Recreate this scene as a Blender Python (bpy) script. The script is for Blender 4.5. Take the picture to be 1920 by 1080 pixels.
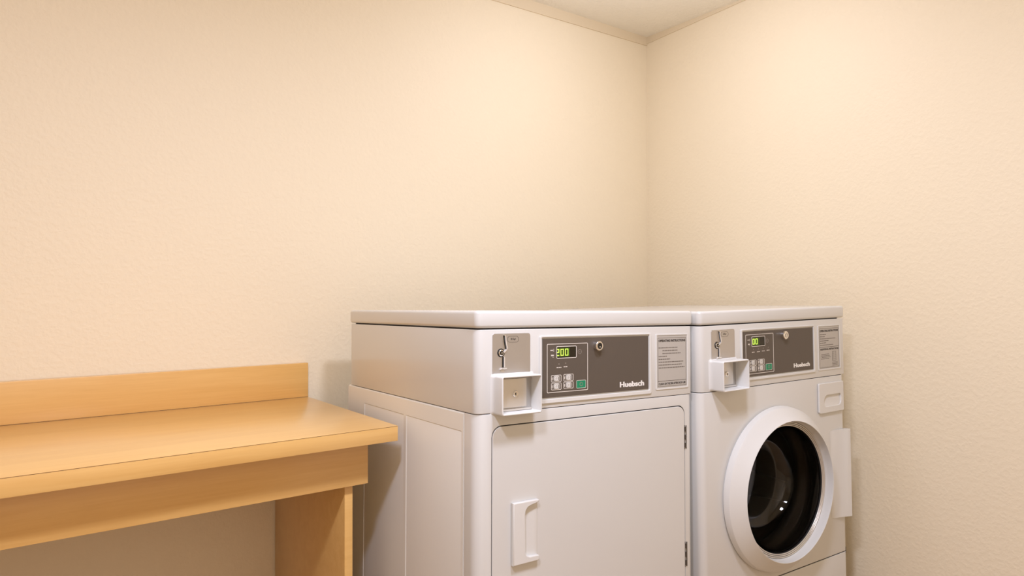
import bpy, bmesh, math, random
from mathutils import Matrix, Vector
random.seed(7)
for o in list(bpy.data.objects): bpy.data.objects.remove(o)
C = bpy.context.scene.collection
S = bpy.context.scene

# ------------------------------------------------------------------ camera
F_PX = 1285.6337
YAW, PITCH, ROLL = -0.6351, 0.0074, 0.0011
CAM = Vector((-2.3509, -2.1509, 1.1273))
RX, RY, RZ = (lambda a: Matrix.Rotation(a, 3, 'X')), (lambda a: Matrix.Rotation(a, 3, 'Y')), (lambda a: Matrix.Rotation(a, 3, 'Z'))
Rm = RZ(YAW) @ RX(PITCH) @ RY(ROLL)
basis = Matrix((Rm.col[0], Rm.col[2], -Rm.col[1])).transposed()
cd = bpy.data.cameras.new('camera'); cam = bpy.data.objects.new('camera', cd); C.objects.link(cam)
cd.sensor_width = 36; cd.lens = F_PX/1920*36; cd.clip_start = .01; cd.clip_end = 50
cam.matrix_world = Matrix.Translation(CAM) @ basis.to_4x4()
S.camera = cam

# ------------------------------------------------------------------ light and exposure
S.view_settings.view_transform = 'Standard'; S.view_settings.look = 'None'
S.view_settings.gamma = 1; S.view_settings.use_curve_mapping = False
S.view_settings.exposure = -.08
W_ = bpy.data.worlds.new('world'); S.world = W_; W_.use_nodes = True
W_.node_tree.nodes['Background'].inputs[0].default_value = (1, .92, .8, 1)
W_.node_tree.nodes['Background'].inputs[1].default_value = .15

ROOM_X, ROOM_Y, ROOM_H = -4.1, -2.76, 2.2938
# two flush round ceiling lamps above the open floor and an unseen fill light added to brighten the corner
for x, y, w in ((-2.4, -1.8, 23.5), (-1.5, -1.68, 21)):
    l = bpy.data.lights.new('flush_lamp_light', 'AREA'); l.shape = 'DISK'; l.size = .22; l.energy = w; l.color = (.93, .99, 1.25)
    o = bpy.data.objects.new('flush_lamp_light', l); C.objects.link(o); o.location = (x, y, ROOM_H-.03)
l = bpy.data.lights.new('corner_fill_light', 'POINT'); l.energy = 8.2; l.shadow_soft_size = .12; l.color = (.93, .99, 1.25)
o = bpy.data.objects.new('corner_fill_light', l); C.objects.link(o); o.location = (-.72, -.74, 2.1)

# ------------------------------------------------------------------ helpers
def srgb(r, g, b):
    f = lambda c: (c/255/12.92) if c/255 <= .04045 else ((c/255+.055)/1.055)**2.4
    return (f(r), f(g), f(b), 1)
MATS = {}
def mat(name, col, rough=.5, metal=0, coat=0, emit=None, estr=0, spec=.5, trans=0, ior=1.5):
    m = bpy.data.materials.new(name); m.use_nodes = True
    b = m.node_tree.nodes['Principled BSDF']
    b.inputs['Base Color'].default_value = col if len(col) == 4 else (*col, 1)
    b.inputs['Roughness'].default_value = rough; b.inputs['Metallic'].default_value = metal
    b.inputs['Coat Weight'].default_value = coat; b.inputs['Coat Roughness'].default_value = .08
    b.inputs['Specular IOR Level'].default_value = spec
    b.inputs['Transmission Weight'].default_value = trans; b.inputs['IOR'].default_value = ior
    if emit: b.inputs['Emission Color'].default_value = (*emit, 1); b.inputs['Emission Strength'].default_value = estr
    MATS[name] = m; return m
def nodes(m): return m.node_tree.nodes, m.node_tree.links, m.node_tree.nodes['Principled BSDF']
def add_noise_bump(m, scale, strength, dist, detail=3, scale2=None):
    n, l, b = nodes(m)
    tc = n.new('ShaderNodeTexCoord'); no = n.new('ShaderNodeTexNoise'); no.inputs['Scale'].default_value = scale
    no.inputs['Detail'].default_value = detail
    l.new(tc.outputs['Object'], no.inputs['Vector'])
    src = no.outputs['Fac']
    cr = n.new('ShaderNodeValToRGB'); cr.color_ramp.elements[0].position = .42; cr.color_ramp.elements[1].position = .62
    l.new(src, cr.inputs['Fac'])
    bp = n.new('ShaderNodeBump'); bp.inputs['Strength'].default_value = strength; bp.inputs['Distance'].default_value = dist
    l.new(cr.outputs['Color'], bp.inputs['Height']); l.new(bp.outputs['Normal'], b.inputs['Normal'])
    return tc

wall_m = mat('wall_paint', (.88, .76, .555), .55, spec=.3); add_noise_bump(wall_m, 75, .16, .003, 3)
ceil_m = mat('ceiling_paint', (.93, .86, .72), .8, spec=.2); add_noise_bump(ceil_m, 90, .3, .003, 4)
tan_strip_m = mat('tan_strip_paint', (.78, .65, .45), .7, spec=.2)  # tan darker than wall and ceiling, for the strip between them
floor_m = mat('floor_tile', (.42, .34, .26), .45)
n, l, b = nodes(floor_m)
tc = n.new('ShaderNodeTexCoord'); br = n.new('ShaderNodeTexBrick'); br.offset = 0
br.inputs['Color1'].default_value = (.46, .31, .17, 1); br.inputs['Color2'].default_value = (.43, .28, .15, 1); br.inputs['Mortar'].default_value = (.25, .2, .16, 1)
br.inputs['Scale'].default_value = 1; br.inputs['Brick Width'].default_value = .305; br.inputs['Row Height'].default_value = .305; br.inputs['Mortar Size'].default_value = .004
l.new(tc.outputs['Object'], br.inputs['Vector']); l.new(br.outputs['Color'], b.inputs['Base Color'])

white = mat('white_enamel', (.68, .66, .615), .25, coat=.4)
side_m = mat('lit_side_enamel', (.90, .89, .84), .36, coat=.15)  # same paint as the fronts, lightened to put stronger side light into the colour
plastic = mat('white_plastic', (.72, .70, .655), .33)
gap_m = mat('dark_gap', (.035, .028, .022), .8)
panel_m = mat('taupe_panel', srgb(90, 80, 70), .45)
line_m = mat('printed_line', (.72, .66, .58), .5)
white_print = mat('white_print', (.86, .83, .78), .5)
faint_print = mat('faint_print', (.30, .26, .215), .5)
dark_print = mat('dark_print', (.06, .05, .042), .5)
mid_print = mat('mid_print', (.16, .135, .11), .5)
polish = mat('polished_steel', (.92, .90, .87), .25, metal=.6)
steel = mat('brushed_steel', (.56, .54, .52), .34, metal=.85)
bright_steel = mat('bright_steel', (.72, .68, .62), .3, metal=.7)
chrome = mat('chrome', (.85, .83, .80), .12, metal=1)
dark_chrome = mat('dark_metal', (.10, .085, .07), .35, metal=.6)
black = mat('black_plastic', (.012, .010, .008), .5)
display_m = mat('display_window', (.014, .010, .004), .15)
button_m = mat('grey_button', (.55, .52, .47), .4)
green_m = mat('green_button', (.005, .24, .11), .4)
digit_m = mat('lit_digits', (.3, .5, .02), .5, emit=(.62, 1, .12), estr=1.6)
glow_m = mat('lit_segment_haze', (.03, .05, .004), .5, emit=(.25, .4, .02), estr=.03)
label_m = mat('label_plastic', srgb(186, 180, 170), .45)
drum_m = mat('drum_steel', (.11, .095, .08), .36, metal=.7)
gasket_m = mat('grey_rubber', (.03, .027, .024), .3)
rubber = mat('black_rubber', (.02, .018, .016), .6)
def glass_mat(name, col):
    return mat(name, col, .02, trans=1, ior=1.40)
glass_m = glass_mat('smoked_glass', (.50, .44, .37))

def wood(name, base, dark, rough=.4, coat=.1):
    m = mat(name, base, rough, coat=coat); n, l, b = nodes(m)
    tc = n.new('ShaderNodeTexCoord'); mp = n.new('ShaderNodeMapping'); mp.inputs['Scale'].default_value = (1.2, 14, 14)
    l.new(tc.outputs['Object'], mp.inputs['Vector'])
    a = n.new('ShaderNodeTexNoise'); a.inputs['Scale'].default_value = 2.2; a.inputs['Detail'].default_value = 5; a.inputs['Distortion'].default_value = .8
    l.new(mp.outputs['Vector'], a.inputs['Vector'])
    mp2 = n.new('ShaderNodeMapping'); mp2.inputs['Scale'].default_value = (4, 120, 120); l.new(tc.outputs['Object'], mp2.inputs['Vector'])
    f = n.new('ShaderNodeTexNoise'); f.inputs['Scale'].default_value = 2; f.inputs['Detail'].default_value = 2; l.new(mp2.outputs['Vector'], f.inputs['Vector'])
    mx = n.new('ShaderNodeMath'); mx.operation = 'MULTIPLY_ADD'; mx.inputs[1].default_value = .35; l.new(f.outputs['Fac'], mx.inputs[0])
    m2 = n.new('ShaderNodeMath'); m2.operation = 'MULTIPLY'; m2.inputs[1].default_value = .65; l.new(a.outputs['Fac'], m2.inputs[0]); l.new(m2.outputs[0], mx.inputs[2])
    b.inputs['Coat Roughness'].default_value = .28
    cr = n.new('ShaderNodeValToRGB'); cr.color_ramp.elements[0].position = .3; cr.color_ramp.elements[1].position = .62
    cr.color_ramp.elements[0].color = (*dark, 1); cr.color_ramp.elements[1].color = (*base, 1)
    l.new(mx.outputs[0], cr.inputs['Fac']); l.new(cr.outputs['Color'], b.inputs['Base Color'])
    return m
maple = wood('maple_laminate', (.80, .475, .150), (.73, .405, .112), .35, .9)
seam_m = mat('laminate_seam', (.16, .075, .025), .7)

def finish(me, m, name, parent=None, smooth=True, angle=40):
    me.name = name
    if m:
        me.materials.clear(); me.materials.append(m)
    if smooth:
        me.polygons.foreach_set('use_smooth', [True]*len(me.polygons))
        me.set_sharp_from_angle(angle=math.radians(angle))
    o = bpy.data.objects.new(name, me); C.objects.link(o)
    if parent: o.parent = parent
    return o
def from_bm(bm, m, name, parent=None, smooth=True, angle=40):
    bmesh.ops.recalc_face_normals(bm, faces=bm.faces)
    me = bpy.data.meshes.new(name); bm.to_mesh(me); bm.free()
    return finish(me, m, name, parent, smooth, angle)
mm = .001
def add_box(bm, x0, x1, y0, y1, z0, z1, bev=0, seg=2):
    r = bmesh.ops.create_cube(bm, size=1)
    for v in r['verts']:
        v.co = Vector(((x0+x1)/2+v.co.x*(x1-x0), (y0+y1)/2+v.co.y*(y1-y0), (z0+z1)/2+v.co.z*(z1-z0)))*mm
    if bev:
        es = list({e for v in r['verts'] for e in v.link_edges})
        bmesh.ops.bevel(bm, geom=es, offset=bev*mm, segments=seg, profile=.5, affect='EDGES')
def box(name, m, parent, x0, x1, y0, y1, z0, z1, bev=0, seg=2):
    bm = bmesh.new(); add_box(bm, x0, x1, y0, y1, z0, z1, bev, seg)
    return from_bm(bm, m, name, parent)
def rrect(x0, x1, z0, z1, r, seg=7):
    """rounded rectangle outline; r is one radius or (bl, br, tr, tl)"""
    rs = r if isinstance(r, (tuple, list)) else (r,)*4
    cs = [((x0, z0), 180), ((x1, z0), 270), ((x1, z1), 0), ((x0, z1), 90)]
    sg = [(1, 1), (-1, 1), (-1, -1), (1, -1)]
    pts = []
    for ((cx, cz), a0), (sx, sz), rr in zip(cs, sg, rs):
        if rr <= 0: pts.append((cx, cz)); continue
        for k in range(seg+1):
            a = math.radians(a0+90*k/seg)
            pts.append((cx+sx*rr+rr*math.cos(a), cz+sz*rr+rr*math.sin(a)))
    return pts
def circ(cx, cz, r, n=64): return [(cx+r*math.cos(2*math.pi*k/n), cz+r*math.sin(2*math.pi*k/n)) for k in range(n)]
def curve_mesh(outlines, t, bev):
    cu = bpy.data.curves.new('c', 'CURVE'); cu.dimensions = '2D'; cu.fill_mode = 'BOTH'
    for pts in outlines:
        s = cu.splines.new('POLY'); s.points.add(len(pts)-1); s.use_cyclic_u = True
        for p, q in zip(s.points, pts): p.co = (q[0]*mm, q[1]*mm, 0, 1)
    cu.extrude = max(t/2-bev, .0001)*mm; cu.bevel_depth = bev*mm; cu.offset = -bev*mm; cu.bevel_resolution = 2
    ob = bpy.data.objects.new('c', cu); C.objects.link(ob)
    dg = bpy.context.evaluated_depsgraph_get(); dg.update()
    me = bpy.data.meshes.new_from_object(ob.evaluated_get(dg)); bpy.data.objects.remove(ob); bpy.data.curves.remove(cu)
    return me
def plate(name, m, parent, outlines, yf, yb, bev=.5, link=True):
    """slab facing the front (-y): front face at yf, back face at yb (mm)"""
    me = curve_mesh(outlines, yb-yf, bev); yc = (yf+yb)/2
    for v in me.vertices: v.co = Vector((v.co.x, yc*mm-v.co.z, v.co.y))
    return finish(me, m, name, parent) if link else me
def slab(name, m, parent, outlines, z0, z1, bev=.5):
    """slab with its outline in plan (x, y)"""
    me = curve_mesh(outlines, z1-z0, bev)
    for v in me.vertices: v.co = Vector((v.co.x, v.co.y, v.co.z+(z0+z1)/2*mm))
    return finish(me, m, name, parent)
def lathe_bm(bm, prof, cx, cz, seg=96):
    """prof: list of (r, y) mm, revolved about the y axis through (cx, cz)"""
    rings = []
    for r, y in prof:
        rings.append([bm.verts.new(Vector((cx+r*math.cos(2*math.pi*k/seg), y, cz+r*math.sin(2*math.pi*k/seg)))*mm) for k in range(seg)] if r > 0
                     else [bm.verts.new(Vector((cx, y, cz))*mm)])
    for a, b_ in zip(rings, rings[1:]):
        for k in range(seg):
            k2 = (k+1) % seg
            vs = [a[k % len(a)], a[k2 % len(a)], b_[k2 % len(b_)], b_[k % len(b_)]]
            u = []
            for v in vs:
                if v not in u: u.append(v)
            if len(u) > 2: bm.faces.new(u)
def lathe(name, m, parent, prof, cx, cz, seg=96, angle=35):
    bm = bmesh.new(); lathe_bm(bm, prof, cx, cz, seg); bmesh.ops.remove_doubles(bm, verts=bm.verts, dist=1e-6); return from_bm(bm, m, name, parent, angle=angle)
def text_mesh(txt, x0, x1, z0, z1, yf, bold=0.0, t=.25, shear=0):
    cu = bpy.data.curves.new('t', 'FONT'); cu.body = txt; cu.size = 1; cu.offset = bold; cu.shear = shear; cu.resolution_u = 3
    ob = bpy.data.objects.new('t', cu); C.objects.link(ob)
    dg = bpy.context.evaluated_depsgraph_get(); dg.update()
    me = bpy.data.meshes.new_from_object(ob.evaluated_get(dg)); bpy.data.objects.remove(ob); bpy.data.curves.remove(cu)
    xs = [v.co.x for v in me.vertices]; ys = [v.co.y for v in me.vertices]
    a, b_, c, d = min(xs), max(xs), min(ys), max(ys)
    for v in me.vertices:
        v.co = Vector((x0+(v.co.x-a)/(b_-a)*(x1-x0), yf, z0+(v.co.y-c)/(d-c)*(z1-z0)))*mm
    return me
def join(name, parent, items, base=None):
    """items: (mesh, material) -> one object"""
    bm = bmesh.new(); ms = []
    for me, m in items:
        if m not in ms: ms.append(m)
        n0 = len(bm.faces); bm.from_mesh(me); bm.faces.ensure_lookup_table()
        for f in bm.faces[n0:]: f.material_index = ms.index(m)
        bpy.data.meshes.remove(me)
    me = bpy.data.meshes.new(name); bm.to_mesh(me); bm.free()
    for m in ms: me.materials.append(m)
    o = bpy.data.objects.new(name, me); C.objects.link(o); o.parent = parent
    return o
def flat(x0, x1, z0, z1, y, tail=.15):
    me = bpy.data.meshes.new('f'); bm = bmesh.new(); add_box(bm, x0, x1, y, y+tail, z0, z1); bm.to_mesh(me); bm.free(); return me
def outline_line(x0, x1, z0, z1, r, w, y):
    me = curve_mesh([rrect(x0, x1, z0, z1, r), rrect(x0+w, x1-w, z0+w, z1-w, max(r-w, .2))], .3, 0)
    for v in me.vertices: v.co = Vector((v.co.x, y*mm-v.co.z, v.co.y))
    return me
def words(x0, x1, z, h, y, n=None, gap=1.2):
    """an unreadably small line of print: word-length dashes"""
    out = []; x = x0
    while x < x1-1:
        w = min(random.uniform(3, 9)*h/2, x1-x); out.append(flat(x, x+w, z-h/2, z+h/2, y)); x += w+gap*h/2
    return out
SEG = {'0': 'abcdef', '2': 'abged'}
def digit(ch, x, z, w, h, y, t=1.6):
    q = {'a': (x, x+w, z+h-t, z+h), 'd': (x, x+w, z, z+t), 'g': (x, x+w, z+h/2-t/2, z+h/2+t/2),
         'f': (x, x+t, z+h/2, z+h), 'e': (x, x+t, z, z+h/2), 'b': (x+w-t, x+w, z+h/2, z+h), 'c': (x+w-t, x+w, z, z+h/2)}
    return [flat(q[s][0], q[s][1], q[s][2], q[s][3], y) for s in SEG[ch]]
def tag(o, label, cat, group=None):
    o['label'] = label; o['category'] = cat
    if group: o['group'] = group
def empty(name, M):
    o = bpy.data.objects.new(name, None); C.objects.link(o); o.matrix_world = M; o.empty_display_size = .1; return o

# ------------------------------------------------------------------ room
def wallbox(name, m, x0, x1, y0, y1, z0, z1):
    o = box(name, m, None, x0*1000, x1*1000, y0*1000, y1*1000, z0*1000, z1*1000); o['kind'] = 'structure'; return o
T = .12
wallbox('floor', floor_m, ROOM_X-T, T, ROOM_Y-T, T, -T, 0)
wallbox('ceiling', ceil_m, ROOM_X-T, T, ROOM_Y-T, T, ROOM_H, ROOM_H+T)
wallbox('wall_back', wall_m, ROOM_X-T, T, 0, T, 0, ROOM_H)
wallbox('wall_right', wall_m, 0, T, ROOM_Y, 0, 0, ROOM_H)
wallbox('wall_left', wall_m, ROOM_X-T, ROOM_X, ROOM_Y, 0, 0, ROOM_H)
wallbox('wall_front', wall_m, ROOM_X-T, T, ROOM_Y-T, ROOM_Y, 0, ROOM_H)
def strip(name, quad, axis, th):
    """tapered tan strip, darker than the wall, along its top; quad: 4 (u, z) corners"""
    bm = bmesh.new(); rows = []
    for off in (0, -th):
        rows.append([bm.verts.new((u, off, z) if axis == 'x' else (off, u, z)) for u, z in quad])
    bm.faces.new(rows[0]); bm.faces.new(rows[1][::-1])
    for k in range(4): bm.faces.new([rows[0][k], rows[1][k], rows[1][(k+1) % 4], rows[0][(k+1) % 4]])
    o = from_bm(bm, tan_strip_m, name, None); o['kind'] = 'structure'
H = ROOM_H
strip('tan_strip_1', [(ROOM_X, H-.075), (0, H-.038), (0, H), (ROOM_X, H)], 'x', .005)
strip('tan_strip_2', [(-.62, H-.004), (-.005, H-.030), (-.005, H), (-.62, H)], 'y', .004)

# ------------------------------------------------------------------ folding table
TX, TD, TZ, TTH, TSZ, TYAW = -1.5823, .6193, .8003, .037, .1072, .0161
tm = Matrix.Translation((TX, 0, 0)) @ RZ(TYAW).to_4x4()
tab = empty('folding_table', tm)
tag(tab, 'maple laminate folding table with low backsplash against the wall left of the dryer', 'table')
L = -2420.   # left end, beyond the frame (local x, mm; right end = 0)
th = TTH*1000; tz = TZ*1000; td = TD*1000
wt = box('worktop', maple, tab, L, 0, -td, -1, tz-th, tz, .8, 2)
# thin dark joints of the laminate: along the front edge and at the foot of the backsplash
box('edge_joint', seam_m, wt, L+1, -1, -td-.15, -td+.6, tz-1.5, tz-.6)
# backsplash, its back scribed to the wall
bm = bmesh.new()
sy = -20.
bk = lambda x: -(x*mm)*math.tan(TYAW)*-1000*-1  # distance the wall falls away
z0, z1 = tz, tz+TSZ*1000
f = [(L, sy), (0, sy)]; w_ = [(L, -L*math.tan(TYAW)-1), (0, -1)]
vs = [[bm.verts.new(Vector((x, y, z))*mm) for x, y in (f[0], f[1], w_[1], w_[0])] for z in (z0, z1)]
bm.faces.new(vs[0][::-1]); bm.faces.new(vs[1])
for k in range(4): bm.faces.new([vs[0][k], vs[0][(k+1) % 4], vs[1][(k+1) % 4], vs[1][k]])
bmesh.ops.bevel(bm, geom=list(bm.edges), offset=.0008, segments=2, profile=.5, affect='EDGES')
bs = from_bm(bm, maple, 'backsplash', tab)
box('caulk_joint', seam_m, bs, L+1, -.5, sy-.5, sy+.5, tz-.2, tz+.9)
AX = (-1.6268-TX)*1000; PY = -544.5
box('apron', maple, tab, L+45, AX, PY, PY+18, tz-th-113.5, tz-th-.2, .6)
PX = (-1.6599-TX)*1000
for xr in (PX, L+80):
    box('support_panel', maple, tab, xr-21, xr, PY+18.2, -6, 1, tz-th-.3, .6)
box('back_rail', maple, tab, L+81, PX-21.2, -60, -42, tz-th-90, tz-th-.3, .6)

# ------------------------------------------------------------------ machines: shared parts
def make_lid(root, z0, z1, x0, x1, y0, y1, rr=14):
    t = slab('lid', white, root, [rrect(x0, x1, y0, y1, (14, rr, 8, 8))], z0, z1, 7)
    return t
def coin_parts(root, px0, px1, pz0, pz1, bx0, bx1, bz0, bz1, dep, sx, lockx, lockz):
    """steel coin plate with slot, and the projecting coin box"""
    pl = plate('coin_plate', steel, root, [rrect(px0, px1, pz0, pz1+0, (1, 1, 6, 6))], -.9, .4, .3)
    # coin slot: bent chrome cheeks around a black slot
    top = pz1-4
    its = []
    def seg_strip(pts, w, y, m, t=.6):
        for (xa, za), (xb, zb) in zip(pts, pts[1:]):
            d = Vector((xb-xa, zb-za)); nn = Vector((-d.y, d.x)).normalized()*w/2
            bm = bmesh.new()
            q = [(xa+nn.x, za+nn.y), (xa-nn.x, za-nn.y), (xb-nn.x, zb-nn.y), (xb+nn.x, zb+nn.y)]
            A = [bm.verts.new(Vector((u, y, v))*mm) for u, v in q]; B = [bm.verts.new(Vector((u, y+t, v))*mm) for u, v in q]
            bm.faces.new(A); bm.faces.new(B[::-1])
            for k in range(4): bm.faces.new([A[k], B[k], B[(k+1) % 4], A[(k+1) % 4]])
            bmesh.ops.recalc_face_normals(bm, faces=bm.faces)
            me = bpy.data.meshes.new('s'); bm.to_mesh(me); bm.free(); its.append((me, m))
    # black slots
    up = [(sx+2, top), (sx+3.5, top-14), (sx+7, top-30)]
    lo = [(sx, top-47), (sx, top-70)]
    seg_strip(up, 5.4, -1.6, black); seg_strip(lo, 6.2, -1.6, black)
    its.append((plate('b', None, None, [circ(sx-4, top-38, 9.6, 28)], -1.5, -.9, .1, link=False), black))
    # chrome cheek on the right of each slot
    seg_strip([(x+3.4, z) for x, z in up], 2.2, -5, polish, 4); seg_strip([(x+3.4, z) for x, z in lo], 2.2, -4, polish, 3)
    seg_strip([(x-2.6, z) for x, z in up], .8, -3, chrome, 2); seg_strip([(x-2.8, z) for x, z in lo], .8, -2.4, chrome, 1.5)
    seg_strip([(sx+1, top), (sx+7, top+.6)], 1.2, -5, chrome, 4)
    seg_strip([(sx+10, top-31), (sx+1, top-38)], 2.2, -4, polish, 3)
    # foot of the chute
    seg_strip([(sx-8, top-74), (sx-2, top-71), (sx+4, top-73), (sx+10, top-72)], 1.8, -4, polish, 3)
    seg_strip([(sx-6, top-77), (sx+4, top-78)], 1.4, -3, chrome, 2)
    cs = join('coin_slot', pl, its)
    kb = lathe('slot_screw', chrome, pl, [(0, -5), (3, -5), (3.2, -4), (5.6, -4), (7, -3), (7.2, -.5)], sx-4, top-38, 28)
    # slotted head
    ins = join('screw_recess', pl, [(plate('b', None, None, [circ(sx-4, top-38, 4.4, 24)], -5.3, -4.9, .05, link=False), black), (flat(sx-6.5, sx-1.5, top-39, top-37, -5.6, .3), chrome)])
    # denomination oval
    ox, oz = sx+28, top-9
    its2 = [(outline_line(ox-15, ox+15, oz-7, oz+7, 6.5, .7, -1), dark_print), (text_mesh('25¢', ox-7, ox+7, oz-3, oz+3, -1.05, .03), dark_print)]
    join('price_marking', pl, its2)
    # box: open square tube with flared root, wall 4 mm
    bm = bmesh.new()
    rings = []
    w = 3.6
    prof = [(-7, 1), (-3.2, -1.5), (-.8, -5.5), (0, -11), (0, -dep+2.2), (.6, -dep+.6), (2.0, -dep), (w-.9, -dep), (w, -dep+1), (w, 0.)]
    for off, y in prof:
        rr = 5.5-min(off, 3) if off >= 0 else 8
        o_ = min(off, 99)
        zoff_b = o_ if off >= 0 else off*.25
        pts = rrect(bx0+o_, bx1-o_, bz0+zoff_b, bz1-(o_ if off >= 0 else off*.7), max(rr, 1.2), 5)
        rings.append([bm.verts.new(Vector((x, y, z))*mm) for x, z in pts])
    for a, b_ in zip(rings, rings[1:]):
        for k in range(len(a)): bm.faces.new([a[k], a[(k+1) % len(a)], b_[(k+1) % len(a)], b_[k]])
    cb = from_bm(bm, plastic, 'coin_box', root, angle=50)
    i0, i1, j0, j1 = bx0+w, bx1-w, bz0+w, bz1-w
    plate('vault_surround', steel, cb, [rrect(i0-.5, i1+.5, j0-.5, j1+.5, .5)], -1.6, -.2, .1)
    vd = plate('vault_door', bright_steel, cb, [rrect(i0+2, i1-17, j0+9, j1-6, 1)], -7, -1.7, .5)
    lk = lathe('vault_lock', chrome, cb, [(0, -8.8), (3.3, -8.8), (3.4, -10.2), (6.2, -10.2), (7, -9.2), (7, -7)], lockx, lockz, 32)
    join('keyhole', cb, [(flat(lockx-1.2, lockx+1.2, lockz-3.5, lockz+2, -9.1, .4), black)])
    plate('vault_sill', bright_steel, cb, [rrect(i0+.5, i1-.5, j0+1, j0+5.5, .6)], -5, -1.7, .4)
    return pl, cb
def control(root, p0, p1, z0, z1, rim, bx, disp, shown, digit_spec, btn, green, lock, logo, leds):
    """dark overlay with keypad and display, framed by a raised rim"""
    rx0, rx1, rz0, rz1 = rim
    plate('panel_rim', plastic, root, [rrect(rx0, rx1, rz0, rz1, 5), rrect(p0-3.2, p1+3.2, z0-3.2, z1+3.2, 2.5)], -3.4, .5, 1.0)
    cp = plate('control_panel', panel_m, root, [rrect(p0, p1, z0, z1, 1)], -1.9, .4, .2)
    y = -2.1
    its = [(outline_line(*bx, 3, 1.5, y), line_m)]
    d0, d1, dz0, dz1 = disp
    for (lx, lz, w) in leds:
        its += [(flat(lx-1, lx+1, lz-1.5, lz+1.5, y), faint_print)]
        its += [(m_, line_m) for m_ in words(lx-w/2, lx+w/2, lz-8, 2.0, y)]
    its += [(outline_line(d1+6, d1+17, dz0+7, dz0+18, 5.4, .8, y), faint_print), (flat(d1+11, d1+12, dz0+11, dz0+14, y), faint_print)]
    # two little marks left of the display
    its += [(flat(d0-19, d0-8, dz1-8.5, dz1-6.5, y), line_m), (flat(d0-11, d0-8, dz1-11, dz1-4, y), faint_print),
            (flat(d0-17, d0-9, dz0+5, dz0+8, y), line_m), (flat(d0-13, d0-9, dz0+1, dz0+3, y), faint_print)]
    join('panel_print', cp, its)
    plate('display_frame', line_m, cp, [rrect(d0-1.5, d1+1.5, dz0-1.5, dz1+1.5, 3), rrect(d0, d1, dz0, dz1, 1.5)], -2.5, -1.7, .1)
    plate('display', display_m, cp, [rrect(d0, d1, dz0, dz1, 1.5)], -2.2, -1.7, .05)
    its = []
    for (ch, x, w) in digit_spec:
        h = (dz1-dz0)*.62; zb = dz0+(dz1-dz0)*.19
        its += [(m_, digit_m) for m_ in digit(ch, x, zb, w, h, -2.45, 1.7)]
    its += [(flat(shown[0], shown[1], dz0+2.5, dz1-2.5, -2.3, .08), glow_m)]
    o = join('lit_digits', cp, its)
    # keep only what shows through the window
    bm = bmesh.new(); bm.from_mesh(o.data)
    bmesh.ops.bisect_plane(bm, geom=bm.verts[:]+bm.edges[:]+bm.faces[:], plane_co=((d0+.4)*mm, 0, 0), plane_no=(1, 0, 0), clear_inner=True)
    bm.to_mesh(o.data); bm.free()
    for (ux, uz) in btn:
        b_ = join('button', cp, [(plate('b', None, None, [rrect(ux-15, ux+15, uz-8.2, uz+8.2, 3)], -2.3, -1.7, .1, link=False), mid_print),
                                 (outline_line(ux-15, ux+15, uz-8.2, uz+8.2, 3, 1.1, -2.4), line_m),
                                 (plate('b', None, None, [rrect(ux-8.5, ux+9.5, uz-6.8, uz+6.8, 6)], -3.4, -2.0, .5, link=False), button_m),
                                 (outline_line(ux-5, ux+4, uz-4, uz+4, 3.6, .9, -3.6), white_print),
                                 (flat(ux+5.5, ux+7.6, uz-3.5, uz+3.5, -3.55), mid_print),
                                 (flat(ux-13.2, ux-11.2, uz-3, uz+3, -2.5), line_m)])
    gx, gz = green
    join('start_button', cp, [(plate('b', None, None, [rrect(gx-14.5, gx+14.5, gz-9.5, gz+9.5, 2.5)], -2.8, -1.7, .2, link=False), green_m),
                              (outline_line(gx-14.5, gx+14.5, gz-9.5, gz+9.5, 2.5, .9, -2.95), line_m),
                              (outline_line(gx-4.5, gx+5, gz-4.5, gz+4.5, 4, 1, -2.95), faint_print)])['label'] = 'green start button'
    lx, lz, lr, key = lock
    lk = lathe('panel_lock', chrome, cp, [(0, -11), (lr*.62, -11), (lr*.66, -13), (lr*.9, -13), (lr, -11.8), (lr, -1.5)], lx, lz, 36)
    its = [(flat(lx-1, lx+1, lz-lr*.45, lz+lr*.35, -11.4, .5), black)]
    if key == 'dark':
        its = [(plate('b', None, None, [circ(lx, lz, lr*.72, 24)], -12.4, -10.9, .05, link=False), black), (plate('b', None, None, [circ(lx+1, lz-2.6, 1.6, 12)], -12.8, -12.3, .05, link=False), chrome)]
    join('lock_face', cp, its)
    a, b2, c, d = logo
    join('logo_lettering', cp, [(text_mesh('Huebsch', a+q, b2+q, c, d, y-.02*q, .03), white_print) for q in (-.5, 0, .5)])
    return cp
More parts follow.
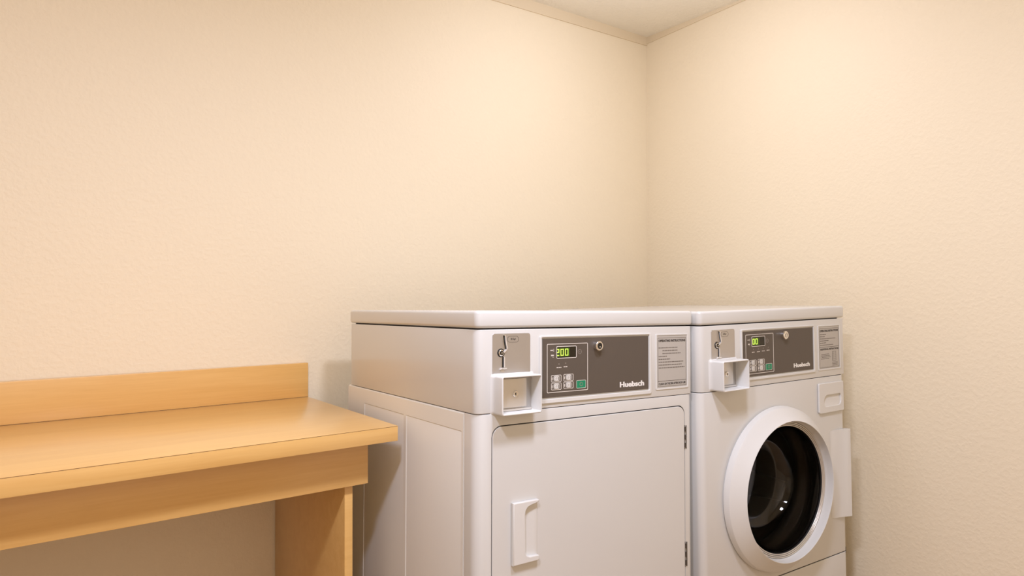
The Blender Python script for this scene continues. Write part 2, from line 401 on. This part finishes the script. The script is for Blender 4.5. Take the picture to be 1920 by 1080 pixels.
def label_plate(root, x0, x1, z0, z1, kind):
    w = x1-x0
    plate('label_frame', plastic, root, [rrect(x0-5, x1+5, z0-5, z1+4, 4), rrect(x0-.3, x1+.3, z0-.3, z1+.3, 1.5)], -1.8, .5, .6)
    lb = plate('instruction_label', label_m, root, [rrect(x0, x1, z0, z1, 2)], -.8, .4, .1)
    y = -1.05
    its = [(outline_line(x0+3, x1-3, z0+3, z1-6, 1, .8, y), mid_print),
           (text_mesh('OPERATING INSTRUCTIONS', x0+6, x1-6, z1-17, z1-10.5, y, .06), dark_print)]
    if kind == 'dryer':
        for k, (a, b_) in enumerate([(6, 76), (20, 76), (20, 88), (6, 36), (6, 48), (6, 98), (6, 92), (6, 103)]):
            its += [(m_, mid_print) for m_ in words(x0+a*w/112, x0+b_*w/112, z1-32-k*7.4, 2.2, y)]
        its += [(flat(x0+3, x1-3, z0+16.5, z0+17.5, y), dark_print),
                (text_mesh('CLEAN LINT FILTER AFTER EACH USE', x0+6, x1-6, z0+7, z0+12.5, y, .05), dark_print)]
    else:
        for k, b_ in enumerate((40, 32, 88, 52, 38, 76)):
            its += [(m_, mid_print) for m_ in words(x0+6, x0+b_, z1-25-k*6.6, 2.0, y)]
        its += [(flat(x0+3, x1-3, z1-65, z1-64, y), dark_print),
                (text_mesh('ADDITIONAL INSTRUCTIONS', x0+6, x1-6, z1-74, z1-68.5, y, .06), dark_print)]
        for k, (a, b_) in enumerate([(12, 52), (10, 56), (14, 60), (10, 54)]):
            its += [(m_, mid_print) for m_ in words(x0+a, x0+b_, z1-87-k*4.6, 1.6, y)]
        its += [(outline_line(x1-40, x1-20, z0+22, z0+52, .5, .8, y), mid_print), (flat(x1-31, x1-30.3, z0+22, z0+52, y), mid_print)]
        for k in range(4): its += [(flat(x1-40, x1-20, z0+27+6*k, z0+27.6+6*k, y), mid_print)]
        for k in range(3): its += [(m_, mid_print) for m_ in words(x1-40, x1-10, z0+17-k*4.4, 1.6, y)]
    join('label_lettering', lb, its)
    return lb
def feet(root, M, w, d, top):
    for x, y in ((50, 45), (w-45, 45), (50, d-60), (w-45, d-60)):
        # length of each levelling foot reaches the floor
        p = M @ Vector((x*mm, y*mm, top*mm)); n = (M.to_3x3() @ Vector((0, 0, 1)))
        ln = p.z/n.z*1000
        bm = bmesh.new()
        for r, z0_, z1_ in ((22, top-ln+1.0, top-ln+13), (7, top-ln+13, top)):
            q = bmesh.ops.create_cone(bm, cap_ends=True, segments=24, radius1=r*mm, radius2=r*mm*.9, depth=(z1_-z0_)*mm)
            for v in q['verts']: v.co += Vector((x, y, (z0_+z1_)/2))*mm
        from_bm(bm, rubber, 'levelling_foot', root)
def uwrap(x0, x1, yf, yb, r, t):
    """plan outline of a front panel that wraps round both corners"""
    o = []
    for cx, cy, a0 in ((x0+r, yf+r, 180), (x1-r, yf+r, 270)):
        for k in range(9):
            a = math.radians(a0+90*k/8); o.append((cx+r*math.cos(a), cy+r*math.sin(a)))
    i = []
    ri = r-t
    for cx, cy, a0 in ((x1-r, yf+r, 360), (x0+r, yf+r, 270)):
        for k in range(9):
            a = math.radians(a0-90*k/8); i.append((cx+ri*math.cos(a), cy+ri*math.sin(a)))
    return [(x0, yb)]+o+[(x1, yb), (x1-t, yb)]+i+[(x0+t, yb)]
def side_panel(root, x, sgn, y0, y1, z0, z1, deps):
    """sheet steel side with shallow pressed recesses; x = outer face, sgn = outward"""
    bm = bmesh.new(); e = 2.2
    ys = sorted({y0, y1} | {v for d in deps for v in (d[0], d[0]+e, d[1]-e, d[1])})
    zs = sorted({z0, z1} | {v for d in deps for v in (d[2], d[2]+e, d[3]-e, d[3])})
    def off(y, z):
        for d in deps:
            if d[0] < y < d[1] and d[2] < z < d[3]: return -d[4]*sgn
        return 0
    g = [[bm.verts.new(Vector((x+off(y, z), y, z))*mm) for z in zs] for y in ys]
    for i in range(len(ys)-1):
        for j in range(len(zs)-1): bm.faces.new([g[i][j], g[i+1][j], g[i+1][j+1], g[i][j+1]])
    r = bmesh.ops.extrude_face_region(bm, geom=bm.faces[:])
    for v in r['geom']:
        if isinstance(v, bmesh.types.BMVert): v.co.x -= 4*mm*sgn
    return from_bm(bm, side_m, 'side_panel', root, angle=20)

# ------------------------------------------------------------------ dryer
MD = RZ(-.0333) @ RY(.0163) @ RX(-.0185)
off = Vector((-1.5439, -.9285, 1.09)) + MD @ Vector((0, 0, -1.09))
MD4 = Matrix.Translation(off) @ MD.to_4x4()
dr = empty('tumble_dryer', MD4)
tag(dr, 'white coin-operated dryer with a plain square door, between the wooden table and the washer', 'dryer')
WD = 683
make_lid(dr, 1052, 1090, -1.5, 683, -3, 724)
# console and cabinet around a dark recessed core (the core shows as the dark joint lines)
core = slab('inner_frame', gap_m, dr, [rrect(8, WD-8, 8, 712, 16)], 60, 1070, .5)
con = slab('console', white, dr, [rrect(0, WD-3, 0, 716, (18, 12, 4, 4))], 868.5, 1049, 1.6)
front = slab('cabinet_sides', side_m, dr, [rrect(1.2, WD-1.2, 50, 732, 3)], 62, 867, .8)
# front panel, wrapped at both corners, with the door opening cut out
fp = slab('front_panel', white, dr, [uwrap(0, WD, 0, 50, 24, 3)], 60, 867.2, .8)
DZ0 = 150
# cut the door aperture from the flat part of the front panel
def cut_aperture(o, pts, y0=-20, y1=20):
    me = curve_mesh([pts], y1-y0, 0)
    for v in me.vertices: v.co = Vector((v.co.x, (y0+y1)/2*mm-v.co.z, v.co.y))
    c = bpy.data.objects.new('cut', me); C.objects.link(c)
    bm = bmesh.new(); bm.from_mesh(me); bmesh.ops.remove_doubles(bm, verts=bm.verts, dist=1e-6); bmesh.ops.recalc_face_normals(bm, faces=bm.faces); bm.to_mesh(me); bm.free()
    bm = bmesh.new(); bm.from_mesh(o.data); bmesh.ops.remove_doubles(bm, verts=bm.verts, dist=1e-6); bmesh.ops.recalc_face_normals(bm, faces=bm.faces); bm.to_mesh(o.data); bm.free()
    par, mw = o.parent, o.matrix_world.copy(); o.parent = None; o.matrix_world = Matrix()
    md = o.modifiers.new('b', 'BOOLEAN'); md.object = c; md.operation = 'DIFFERENCE'; md.solver = 'EXACT'
    dg = bpy.context.evaluated_depsgraph_get(); dg.update()
    me2 = bpy.data.meshes.new_from_object(o.evaluated_get(dg)); o.modifiers.clear(); o.data = me2; o.parent = par
    bpy.data.objects.remove(c)
    me2.polygons.foreach_set('use_smooth', [True]*len(me2.polygons)); me2.set_sharp_from_angle(angle=math.radians(35))
cut_aperture(fp, rrect(38.5, 648.5, DZ0-2, 840.5, 25))
door = plate('door', white, dr, [rrect(41, 646.6, DZ0, 838.0, 24)], -.6, 7.6, 1.4)
side_panel(dr, -.2, -1, 53, 732, 64, 864, [(62, 338, 90, 826, 1.7), (352, 609, 90, 826, 1.7)])
# hinges
for z0, z1 in ((724, 787), (416, 481)):
    bm = bmesh.new(); hx = 650.2
    n3 = 3; gh = (z1-z0)/n3
    for k in range(n3):
        q = bmesh.ops.create_cone(bm, cap_ends=True, segments=16, radius1=2.4*mm, radius2=2.4*mm, depth=(gh*.55)*mm)
        for v in q['verts']: v.co += Vector((hx-.8, -.6, z0+gh*(k+.5)))*mm
    add_box(bm, hx-3.6, hx-2.2, -.8, 2, z0, z1); add_box(bm, hx+1.2, hx+4.0, -1.2, .6, z0+1, z1-1)
    from_bm(bm, dark_chrome, 'hinge', door)
# pull handle: raised surround with a scooped finger recess
hp = [(89, 535), (158, 535), (160, 538), (160, 545), (157, 547.5), (134, 548), (126, 551), (122, 558), (121, 640), (123, 650), (128, 656), (136, 659), (152, 662), (160, 665), (160, 668), (157, 670), (89, 670)]
hd = plate('handle', plastic, door, [hp], -11, -.8, 2.2)
def wedge(name, m, parent, pts, axis, u0, u1):
    """prism whose cross-section is pts; axis 'z' runs it up z, 'x' along x"""
    bm = bmesh.new(); R_ = []
    for u in (u0, u1):
        R_.append([bm.verts.new(Vector((p, q, u) if axis == 'z' else (u, q, p))*mm) for p, q in pts])
    bm.faces.new(R_[0]); bm.faces.new(R_[1][::-1])
    for k in range(len(pts)): bm.faces.new([R_[0][k], R_[1][k], R_[1][(k+1) % len(pts)], R_[0][(k+1) % len(pts)]])
    return from_bm(bm, m, name, parent, angle=30)
wedge('handle_scoop', plastic, door, [(116, -.8), (116, -1.4), (126, -1.5), (150, -2.2), (158, -2.4), (160, -1.4), (160, -.8)], 'z', 540, 666)
# coin parts, controls, label
coin_parts(dr, 40, 141, 948, 1040, 41, 147, 866, 950.5, 38, 66, 96, 908)
control(dr, 175, 512, 891.5, 1026, (166, 522, 879, 1033), (187, 309.5, 902, 1014), (216, 273, 981, 1006.5), (216.5, 254),
        [('2', 213, 9.2), ('0', 226.5, 9.2), ('0', 240, 9.2)], [(214, 934), (250, 934.5), (214, 916), (250, 917)], (288, 917),
        (338, 1006, 11.5, 'dark'), (413, 496, 901, 914.5), [(222, 967, 14), (242, 968, 12)])
label_plate(dr, 544.5, 657, 891, 1026, 'dryer')
feet(dr, MD4, WD, 732, 62)

# ------------------------------------------------------------------ washer
MW = RZ(-.0606) @ RY(-.0125) @ RX(-.0117)
MW4 = Matrix.Translation((-.8562, -.9786, 0)) @ MW.to_4x4()
wa = empty('front_load_washer', MW4)
tag(wa, 'white coin-operated washer with a round dark glass door, right of the dryer', 'washer')
make_lid(wa, 1039.5, 1077, 13, 685, -3, 690, 8)
slab('inner_frame', gap_m, wa, [rrect(20, WD-8, 8, 676, 18)], 60, 1055, .5)
# washer body is a shell so that the tub behind the glass is hollow
bpy.data.objects.remove(bpy.data.objects['inner_frame.001'])
slab('inner_frame', gap_m, wa, [rrect(20, WD-8, 8, 680, 18)], 850, 1050, .5)
slab('console', white, wa, [rrect(14, WD+1, 0, 680, (20, 5, 4, 4))], 858.1, 1036.8, 1.6)
side_panel(wa, 12.5, -1, 53, 680, 62, 855, [])
side_panel(wa, WD-.5, 1, 53, 680, 62, 855, [])
box('back_panel', side_m, wa, 16.6, WD-4.6, 676, 679.5, 64, 848)
box('base_pan', side_m, wa, 16.6, WD-4.6, 54, 675, 63, 67)
fw = slab('front_panel', white, wa, [uwrap(12, WD, 0, 52, 20, 3)], 296.3, 856.6, .8)
CX, CZ = 329, 554
cut_aperture(fw, circ(CX, CZ, 190, 96))
low = slab('lower_panel', white, wa, [uwrap(12, WD, 0, 52, 20, 3)], 60, 293.3, .8)
box('seam_backing', gap_m, wa, 17, WD-5, 4, 8, 285, 305)
# round door: outer wall, broad bevelled face, crisp inner lip, dished inner wall
dw = lathe('door', plastic, wa, [(226, -.4), (234.5, -.5), (234.8, -3.4), (237.2, -3.8), (238.2, -5), (237.4, -10), (236, -18), (234.8, -21.4), (232.6, -23.8), (229, -26.6), (212, -42), (204, -49.2), (201.6, -52.0), (200.2, -53),
                                  (199.4, -52.6), (198.8, -50), (197.6, -41), (196.2, -31), (195.6, -27.5), (195.4, -22), (195.4, -2), (226, -.4)], CX, CZ, 160, 22)
bm = bmesh.new()
for rr, yy, br_ in ((192.8, -27.2, 1.9), (188.2, -26.6, 1.9), (183.8, -25.6, 1.8)):
    lathe_bm(bm, [(rr+br_*math.cos(2*math.pi*k/10), yy+br_*math.sin(2*math.pi*k/10)) for k in range(11)], CX, CZ, 160)
bmesh.ops.remove_doubles(bm, verts=bm.verts, dist=1e-7)
from_bm(bm, bright_steel, 'door_seal_ring', dw, angle=60)
lathe('rubber_bezel', black, dw, [(195.3, -25.5), (182, -24.2), (181, -18), (182.5, 4), (195.3, 4), (195.3, -25.5)], CX, CZ, 128, 50)
# glass bowl bulging back into the tub (a real double-walled shell)
gl = [(180, -21), (178, -14), (172, 2), (163, 40), (150, 72), (138, 86), (120, 93), (80, 96), (40, 97), (0, 97.2)]
gi = [(0, 103), (40, 102.8), (82, 101.6), (124, 98.6), (143, 91.5), (156, 75), (169, 42), (178, 3), (181, -9), (182, -17)]
lathe('door_glass', glass_m, dw, gl+gi+[gl[0]], CX, CZ, 128, 60)
# gasket and drum
lathe('door_gasket', gasket_m, wa, [(189, 5), (196, 8), (206, 12), (208, 30), (198, 44), (190, 46), (186, 56), (192, 70), (204, 78), (216, 82), (216, 86), (200, 83), (184, 74), (178, 58), (184, 44), (196, 38), (200, 28), (198, 18), (188, 12), (189, 5)], CX, CZ, 96, 60)
drm = lathe('drum', drum_m, wa, [(206, 86), (214, 84), (222, 88), (250, 110), (262, 122), (262, 440), (250, 455), (200, 462), (190, 470), (90, 474), (0, 470)], CX, CZ, 96, 30)
for k in range(3):
    a = math.radians(100+120*k); bm = bmesh.new()
    q = bmesh.ops.create_cone(bm, cap_ends=True, segments=16, radius1=.042, radius2=.026, depth=.30)
    for v in q['verts']:
        x, y, z = v.co; v.co = (x*.8, y*1.3 if y < 0 else y*1.3, z)
    R_ = Matrix.Rotation(math.pi/2, 4, 'X')
    for v in q['verts']:
        v.co = R_ @ v.co; v.co += Vector((CX*mm+.243*math.cos(a), .285, CZ*mm+.243*math.sin(a)))
    from_bm(bm, drum_m, 'drum_lifter', drm)
# wedge-shaped grip on the right of the door
bm = bmesh.new()
z0, z1 = 410, 686
pl_ = [(598, -.2), (612, -1.2), (628, -4.2), (645, -9.2), (661, -14.8), (676, -20), (679.5, -18.5), (680, -1), (679, -.2)]
A = [bm.verts.new(Vector((x, y, z0+ (4 if i == 0 else 0)))*mm) for i, (x, y) in enumerate(pl_)]
B = [bm.verts.new(Vector((x, y, z1))*mm) for x, y in pl_]
bm.faces.new(A); bm.faces.new(B[::-1])
for k in range(9): bm.faces.new([A[k], B[k], B[(k+1) % 9], A[(k+1) % 9]])
bmesh.ops.bevel(bm, geom=[e for e in bm.edges if abs(e.verts[0].co.z-e.verts[1].co.z) < .01 and max(e.verts[0].co.z, e.verts[1].co.z) > .5], offset=.0018, segments=2, profile=.5, affect='EDGES')
from_bm(bm, plastic, 'door_grip', dw)
# detergent drawer front with an oval finger recess
x0, x1, zc, hh = 562, 652, 783, 17
dd = plate('detergent_drawer', plastic, wa, [rrect(536, 667, 745, 839, (9, 5, 5, 5)), rrect(x0, x1, zc-hh, zc+hh, (12, 14, 8, 19))], -7, -.5, 2.2)
wedge('finger_recess', plastic, wa, [(zc+hh+3, -.7), (zc+hh+3, -1.4), (zc, -2.2), (zc-hh+6, -4), (zc-hh-3, -6.4), (zc-hh-3, -.7)], 'x', x0-3, x1+3)
coin_parts(wa, 60, 156, 941, 1025, 53, 160, 861, 943, 46, 86, 112, 903)
control(wa, 190, 517, 886, 1014.5, (181, 526, 876, 1022), (200, 325, 893, 1006), (228, 285, 972, 998), (228.5, 262),
        [('0', 231, 9.0), ('0', 244, 9.0)], [(231, 925), (267, 925.5), (231, 908), (267, 908)], (301, 909),
        (371, 997.5, 12, 'bright'), (419, 498, 897.5, 910), [(234, 963, 13), (256, 963, 13), (278, 964, 13), (300, 965, 14)])
label_plate(wa, 549, 658, 883, 1014.5, 'washer')
feet(wa, MW4, WD, 680, 62)
